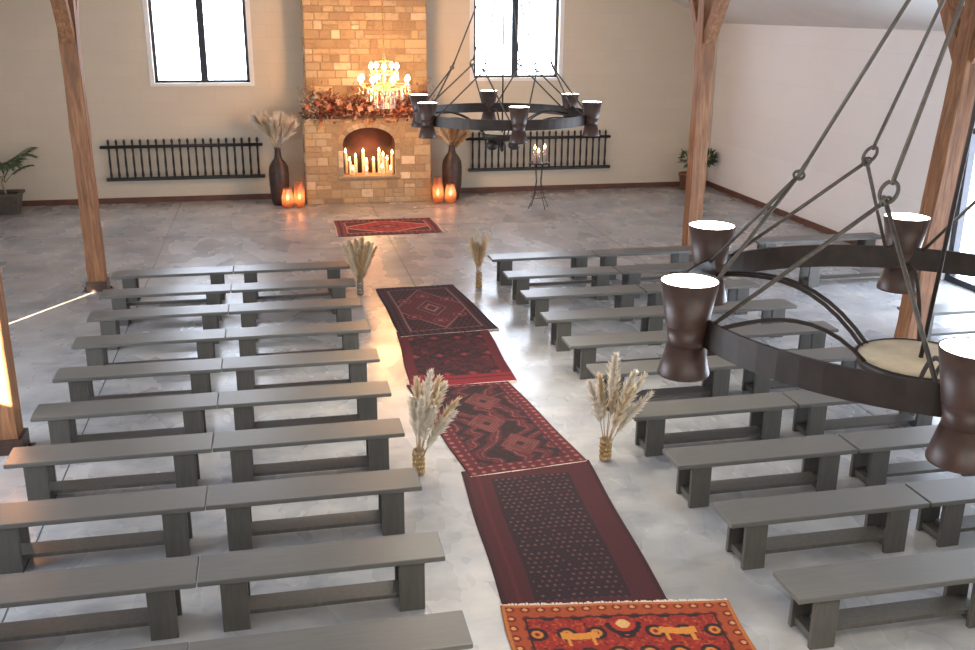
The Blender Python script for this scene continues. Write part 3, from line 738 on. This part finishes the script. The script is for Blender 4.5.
ring_chandelier((2.249, 2.949), -.504, 'large dark iron ring chandelier with lit cone lamps, close to the camera at right', (.12, -.025))
ring_chandelier((2.283, 9.833), -.063, 'iron ring chandelier with six lit cone lamps hanging in front of the right window')

# ------------------------------------------------------------------ wall racks
for (x0, x1, n, z0, z1), lb in (((-3.65, -.29, 20, .56, 1.28), 'black spindle rail mounted on the back wall under the left window'), ((4.65, 8.12, 22, .57, 1.31), 'black spindle rail mounted on the back wall under the right window, behind the candle stand')):
    r = empty('spindle_rail', ((x0 + x1) / 2, YB, 0)); tag(r, lb, 'wall rack', 'black spindle rails on the back wall'); hw = (x1 - x0) / 2; Y = -.07
    m = MB(); m.tube([(-hw - .12, Y, z1), (hw + .06, Y, z1)], .035, 8); m.build('rail', M['black'], r)
    m = MB(); m.box(-hw - .05, hw + .08, Y - .05, Y + .05, z0 - .04, z0 + .03, bev=.008); m.build('rail', M['black'], r)
    for k in range(n):
        x = -hw + .06 + (2 * hw - .12) * k / (n - 1); m = MB()
        m.lathe([(.014, z0), (.032, z0 + .08), (.021, z0 + .2), (.027, (z0 + z1) / 2), (.020, z1 - .15), (.028, z1 - .03), (.022, z1 + .05), (.033, z1 + .12), (.012, z1 + .17)], (x, Y, 0), n=8)
        m.build('spindle', M['black'], r)
    for x in (-hw + .3, hw - .3):
        m = MB(); m.box(x - .02, x + .02, Y, -.001, z1 - .03, z1 + .03); m.box(x - .02, x + .02, Y, -.001, z0 - .03, z0 + .02); m.build('bracket', M['black'], r)

# ------------------------------------------------------------------ pampas and vases
def plume_mat(name, c):
    t = NT(name); nz = t.noise(t.map(), 30, 3); return t.out(t.ramp(nz, [(.3, tuple(x * .75 for x in c)), (.7, c)]), .9)
M['plume'] = plume_mat('cream_plume', (.88, .73, .52)); M['plumew'] = plume_mat('white_plume', (.92, .83, .70)); M['plumet'] = plume_mat('tan_plume', (.66, .46, .26))
def bouquet(name, loc, plumes, label, group, sc=1.0, rz=0, fluff=200):
    # plumes: (dx, dy, tip height, plume length, width, mat)
    r = empty(name, loc, rz); tag(r, label, 'dried grass', group)
    for dx, dy, h, L_, W_, mt in plumes:
        m = MB(); tip = Vector((dx, dy, h)); ctrl = Vector((dx * .25, dy * .25, h * .5))
        def pt(s_): return ctrl * 2 * s_ * (1 - s_) + tip * s_ * s_
        m.tube([pt(s_) for s_ in (0, .25, .5, .75, .9)], [.005, .005, .004, .003, .002], 5)
        st = m
        pm = MB(); s0 = 1 - L_ / h
        K = fluff
        for i in range(K):
            q = i / K; s_ = s0 + (1 - s0) * q * .96; p = pt(s_); d = (pt(min(1.0, s_ + .03)) - pt(s_ - .03)).normalized()
            env = sin(pi * min(1, q * .80 + .18)) ** .8
            a = i * 2.399 + random.uniform(-.3, .3); u = d.orthogonal().normalized(); v_ = d.cross(u); o_ = (u * cos(a) + v_ * sin(a))
            ln = W_ * random.uniform(1.3, 2.4) * (.45 + .75 * env)
            leaf(pm, p, d * 1.0 + o_ * random.uniform(.25, .75) + Vector((0, 0, -.05)), ln, .012 * sc, (1, 1, 1), up=d)
        # solid core so the plume reads as a soft body
        pm.tube([pt(s0 + (1 - s0) * q) for q in (0, .2, .5, .8, 1)], [W_ * .10, W_ * .26, W_ * .32, W_ * .22, .002], 8)
        po = pm.build('plume', M[mt], r); st.build('stem', M['reed'], po)
    return r
# tall vases
prof = [(.13, 0), (.155, .02), (.175, .15), (.195, .45), (.20, .70), (.185, .84), (.13, .95), (.078, 1.02), (.066, 1.10), (.058, 1.20), (.075, 1.25), (.065, 1.25), (.045, 1.20), (.04, 1.0)]
def tallvase(x, y, lb, sc):
    m = MB(); m.lathe([(a * sc * 1.1, b * sc) for a, b in prof], n=28, cap=False); m.add([(.1 * cos(k * pi / 8), .1 * sin(k * pi / 8), .002) for k in range(16)], [tuple(range(16))[::-1]])
    o = m.build('tall_vase', M['vase']); o.location = (x, y, 0); tag(o, lb, 'vase', 'tall bottle vases beside the fireplace')
tallvase(.10, 22.72, 'tall dark brown bottle vase left of the fireplace', 1.03)
tallvase(4.08, 22.75, 'tall dark brown bottle vase right of the fireplace', 1.07)
def spread(n, R_, h0, h1, L_, W_, mats):
    out = []
    for k in range(n):
        a = k * 2.399 + .4; rr = R_ * sqrt((k + .5) / n); out.append((rr * cos(a), rr * sin(a) * .6, random.uniform(h0, h1) - rr * .35, L_ * random.uniform(.85, 1.1), W_, random.choice(mats))); 
    return out
bouquet('pampas_bouquet', (.10, 22.72, 1.05), spread(11, .52, .95, 1.12, .52, .125, ['plumew', 'plume']), 'white and cream pampas plumes in the tall vase left of the fireplace', 'pampas in the tall vases', 1.3)
bouquet('pampas_bouquet', (4.08, 22.75, 1.10), spread(9, .48, .60, .85, .44, .11, ['plumet', 'plume']), 'tan pampas plumes in the tall vase right of the fireplace', 'pampas in the tall vases', 1.3)
# aisle jars
def jar(x, y, lb, h, rad, mat):
    r = empty('mosaic_jar', (x, y, 0)); tag(r, lb, 'jar', 'mosaic jars beside the aisle')
    m = MB(); m.lathe([(0, 0), (rad * .8, 0), (rad, .02), (rad * .92, h * .4), (rad * .85, h * .75), (rad, h), (rad * .9, h), (rad * .75, h * .75), (0, .03)], n=18, cap=False); m.build('body', mat, r)
    for q in range(4):
        m = MB()
        for k in range(14):
            a = 2 * pi * (k + .5 * (q % 2)) / 14; z = h * (.2 + .2 * q); m.bar((rad * .9 * cos(a), rad * .9 * sin(a), z), ((rad * 1.02) * cos(a), (rad * 1.02) * sin(a), z), .016, .022)
        m.build('mosaic_band', M['tile_gold'] if 'gold' in lb else M['tile_silver'], r)
M['tile_gold'] = simple('gold_mosaic_tile', (.80, .55, .20), .2, .3, 60, **{'Metallic': .8}); M['tile_silver'] = simple('silver_mosaic_tile', (.85, .82, .80), .15, .3, 60, **{'Metallic': .85})
M['jarbody'] = simple('brown_jar', (.28, .18, .10), .3, .3)
aj = [((1.215, 14.95), 'silver mosaic jar by the far left bench ends', .24, .055), ((3.12, 14.98), 'gold mosaic jar by the far right bench ends', .26, .055),
      ((1.20, 8.56), 'gold mosaic jar beside the aisle at left, near the wavy rug', .26, .06), ((3.07, 8.50), 'gold mosaic jar beside the aisle at right, near the dotted rug', .24, .06)]
for (x, y), lb, h, rad in aj: jar(x, y, lb, h, rad, M['jarbody'])
def sheaf(n, R_, h0, h1, L_, W_, mats, sk=(0, 0)):
    out = []
    for k in range(n):
        a = k * 2.399; rr = R_ * sqrt((k + .3) / n); out.append((rr * cos(a) + sk[0], rr * sin(a) + sk[1], random.uniform(h0, h1) - rr * .5, L_ * random.uniform(.85, 1.15), W_, random.choice(mats)))
    return out
ga = 'dried grass bunches beside the aisle'
bouquet('dried_grass_bouquet', (1.215, 14.95, .06), sheaf(24, .30, .84, .90, .48, .045, ['plume', 'plumet']), 'full fan of tan dried grass at the far left of the aisle', ga, .8, fluff=150)
bouquet('dried_grass_bouquet', (3.12, 14.98, .06), [(-.17, 0, .80, .46, .05, 'plume'), (-.02, .04, .91, .40, .05, 'plumew'), (.15, 0, .84, .46, .05, 'plume'), (-.08, -.04, .70, .42, .05, 'plumet'), (.06, -.05, .72, .42, .05, 'plumet'), (.0, .02, .66, .4, .05, 'plumet'), (.10, .05, .78, .4, .045, 'plume'), (-.11, .06, .76, .4, .045, 'plumet')],
        'narrow upright dried grass bunch at the far right of the aisle', ga, .75, fluff=150)
bouquet('dried_grass_bouquet', (1.20, 8.56, .06), [(.13, 0, 1.0, .52, .05, 'plumew'), (.0, .05, .92, .5, .05, 'plume'), (.28, .05, .86, .5, .05, 'plumew'), (.40, 0, .70, .46, .05, 'plume'), (.02, -.12, .78, .45, .05, 'plumew'), (.20, -.1, .80, .45, .05, 'plume'), (.34, -.12, .62, .4, .05, 'plumew'), (.08, .1, .84, .45, .05, 'plume'), (.24, .15, .88, .4, .045, 'plume'), (-.06, .0, .74, .4, .045, 'plumew'), (.14, -.15, .7, .4, .045, 'plumew')],
        'loose cream pampas bunch leaning right, beside the aisle at near left', ga, .85, fluff=260)
bouquet('dried_grass_bouquet', (3.07, 8.50, .06), [(.06, 0, 1.06, .48, .055, 'plumew'), (-.20, 0, .80, .46, .055, 'plumew'), (-.08, .05, .84, .46, .05, 'plume'), (.28, .02, .86, .50, .06, 'plumew'), (.40, .05, .82, .50, .05, 'plumew'), (.22, -.1, .74, .46, .055, 'plume'), (.44, -.05, .66, .44, .05, 'plumew'), (.13, .1, .80, .4, .045, 'plume')],
        'spread white pampas bunch with one tall plume, beside the aisle at near right', ga, .85, fluff=260)

# ------------------------------------------------------------------ hurricane lanterns
def lantern(x, y, h, rad, lb):
    r = empty('hurricane_lantern', (x, y, 0)); tag(r, lb, 'lantern', 'amber glass lanterns beside the fireplace')
    m = MB(); 
    m.lathe([(rad * .55, 0), (rad * .8, .02), (rad, h * .25), (rad * .98, h * .55), (rad * .68, h * .9), (rad * .70, h), (rad * .66, h), (rad * .64, h * .9), (rad * .94, h * .55), (rad * .96, h * .25), (rad * .7, .03), (0, .03)], n=24, cap=False)
    m.add([(rad * .55 * cos(k * pi / 8), rad * .55 * sin(k * pi / 8), 0) for k in range(16)], [tuple(range(16))[::-1]])
    m.build('glass_shade', M['copperglass'], r)
def lcandle(x, y, h, lb):
    c_ = make_candle(h, .04); c_.location = (x, y, .032); tag(c_, lb, 'candle', 'candles inside the amber lanterns')
for x, y, h, rad, hc, n1 in ((.26, 22.30, .44, .135, .14, 'short round amber lantern left of the fireplace, in front of the vase'), (.52, 22.32, .58, .125, .15, 'taller amber lantern left of the fireplace, against the stone'),
                        (3.67, 22.30, .60, .13, .15, 'taller amber lantern right of the fireplace, against the stone'), (3.96, 22.28, .44, .135, .14, 'short round amber lantern right of the fireplace, in front of the vase')):
    lantern(x, y, h, rad, n1); lcandle(x, y, hc, 'lit candle inside the ' + n1.split(',')[0])
    pl('lantern_glow', (x, y, hc + .16), .8, (1, .48, .24), .03)

# ------------------------------------------------------------------ candle stand
r = empty('wire_candle_stand', (5.80, 21.3, 0)); tag(r, 'thin black wire pedestal with three splayed feet in front of the right rail', 'candle stand')
m = MB(); m.lathe([(0, 1.0), (.22, 1.0), (.24, 1.03), (.225, 1.03), (.21, 1.012), (0, 1.012)], n=26, cap=False); m.build('tray', M['black'], r)
for k in range(4):
    a = radians(20 + 90 * k); m = MB(); m.tube([(.20 * cos(a) * .55, .20 * sin(a) * .55, 1.0), (.07 * cos(a), .07 * sin(a), .62), (.12 * cos(a), .12 * sin(a), .32), (.27 * cos(a), .27 * sin(a), .005)], .0085, 6); m.build('leg', M['black'], r)
m = MB(); m.tube([(.16 * cos(q * pi / 12), .16 * sin(q * pi / 12), .25) for q in range(24)], .008, 5, closed=True); m.build('ring', M['black'], r)
for k, (dx, h, nm) in enumerate(((-.11, .30, 'left'), (.0, .22, 'middle'), (.12, .32, 'right'))):
    c_ = make_candle(h, .032); c_.location = (5.80 + dx, 21.3 + (.06 if k == 1 else -.02), 1.0125); tag(c_, 'white lit candle on the wire stand, %s one of three' % nm, 'candle', 'candles on the wire stand')
    m = MB(); m.lathe([(.0, 0), (.05, 0), (.052, h + .06), (.049, h + .06), (.047, .004), (0, .004)], n=20, cap=False)
    gsh = m.build('glass_sleeve', M['clear'], c_)
    for ch in c_.children:
        pass

# ------------------------------------------------------------------ potted plants
def frond(m, az, L_, droop, z0, nl=16):
    P_ = []
    for s_ in np.linspace(0, 1, 8): P_.append(Vector((cos(az) * L_ * s_ * .8, sin(az) * L_ * s_ * .8, z0 + L_ * (s_ * .95 - droop * s_ * s_))))
    m.tube(P_, [.008 - .0008 * i for i in range(8)], 5)
    for k in range(nl):
        s_ = .25 + .75 * k / nl; i = min(6, int(s_ * 7)); f_ = s_ * 7 - i; p = P_[i].lerp(P_[i + 1], f_); d = (P_[i + 1] - P_[i]).normalized(); sd = d.cross(Vector((0, 0, 1))).normalized()
        for q in (-1, 1): leaf(m, p, sd * q + d * .7 + Vector((0, 0, -.25)), .26 * (1.1 - s_ * .5) * L_, .035, (1, 1, 1), up=(0, 0, 1))
r = empty('potted_palm', (-5.66, 22.72, 0)); tag(r, 'green palm in a dark square pot at the left end of the back wall', 'potted plant')
m = MB(); v = []
for z, s_ in ((0, .20), (.40, .27), (.40, .31), (.46, .31), (.46, .26), (.40, .25)):
    for sx, sy in ((-1, -1), (1, -1), (1, 1), (-1, 1)): v.append((sx * s_, sy * s_, z))
f = [(3, 2, 1, 0)]
for i in range(5):
    for k in range(4): l = (k + 1) % 4; f.append((i * 4 + k, i * 4 + l, i * 4 + 4 + l, i * 4 + 4 + k))
m.add(v, f); m.build('pot', M['pot'], r)
m = MB(); m.box(-.25, .25, -.25, .25, .36, .41); m.build('soil', M['soil'], r)
m = MB(); m.tube([(0, 0, .4), (-.06, 0, .65), (-.02, 0, .8)], [.025, .02, .015], 7); m.build('trunk', M['reed'], r)
m = MB(); random.seed(11)
for k in range(13): frond(m, k * 2.399, random.uniform(.65, 1.15), random.uniform(.35, .95), random.uniform(.65, 1.0))
m.build('foliage', M['green'], r)
def bushy(m, c_, R_, n, L_):
    for i in range(n):
        d = Vector((random.gauss(0, 1), random.gauss(0, 1), random.gauss(0, 1))).normalized(); p = Vector(c_) + d * R_ * random.uniform(.3, 1); leaf(m, p, d + Vector((0, 0, .2)), L_, L_ * .4, (1, 1, 1))
r = empty('potted_shrub', (10.12, 23.02, 0)); tag(r, 'leafy green shrub in a terracotta pot near the right corner, behind the post', 'potted plant')
m = MB(); m.lathe([(0, 0), (.15, 0), (.20, .36), (.22, .36), (.22, .42), (.19, .42), (.18, .38), (0, .38)], n=20, cap=False); m.build('pot', M['terra'], r)
m = MB(); m.tube([(0, 0, .37), (.03, 0, .6), (0, 0, .8)], .012, 6); m.tube([(0, 0, .37), (.2, -.05, .6), (.42, -.1, .72)], .01, 6); m.build('stem', M['reed'], r)
m = MB(); bushy(m, (0, 0, .8), .22, 110, .13); bushy(m, (.5, -.1, .80), .17, 160, .12); m.build('foliage', M['green'], r)
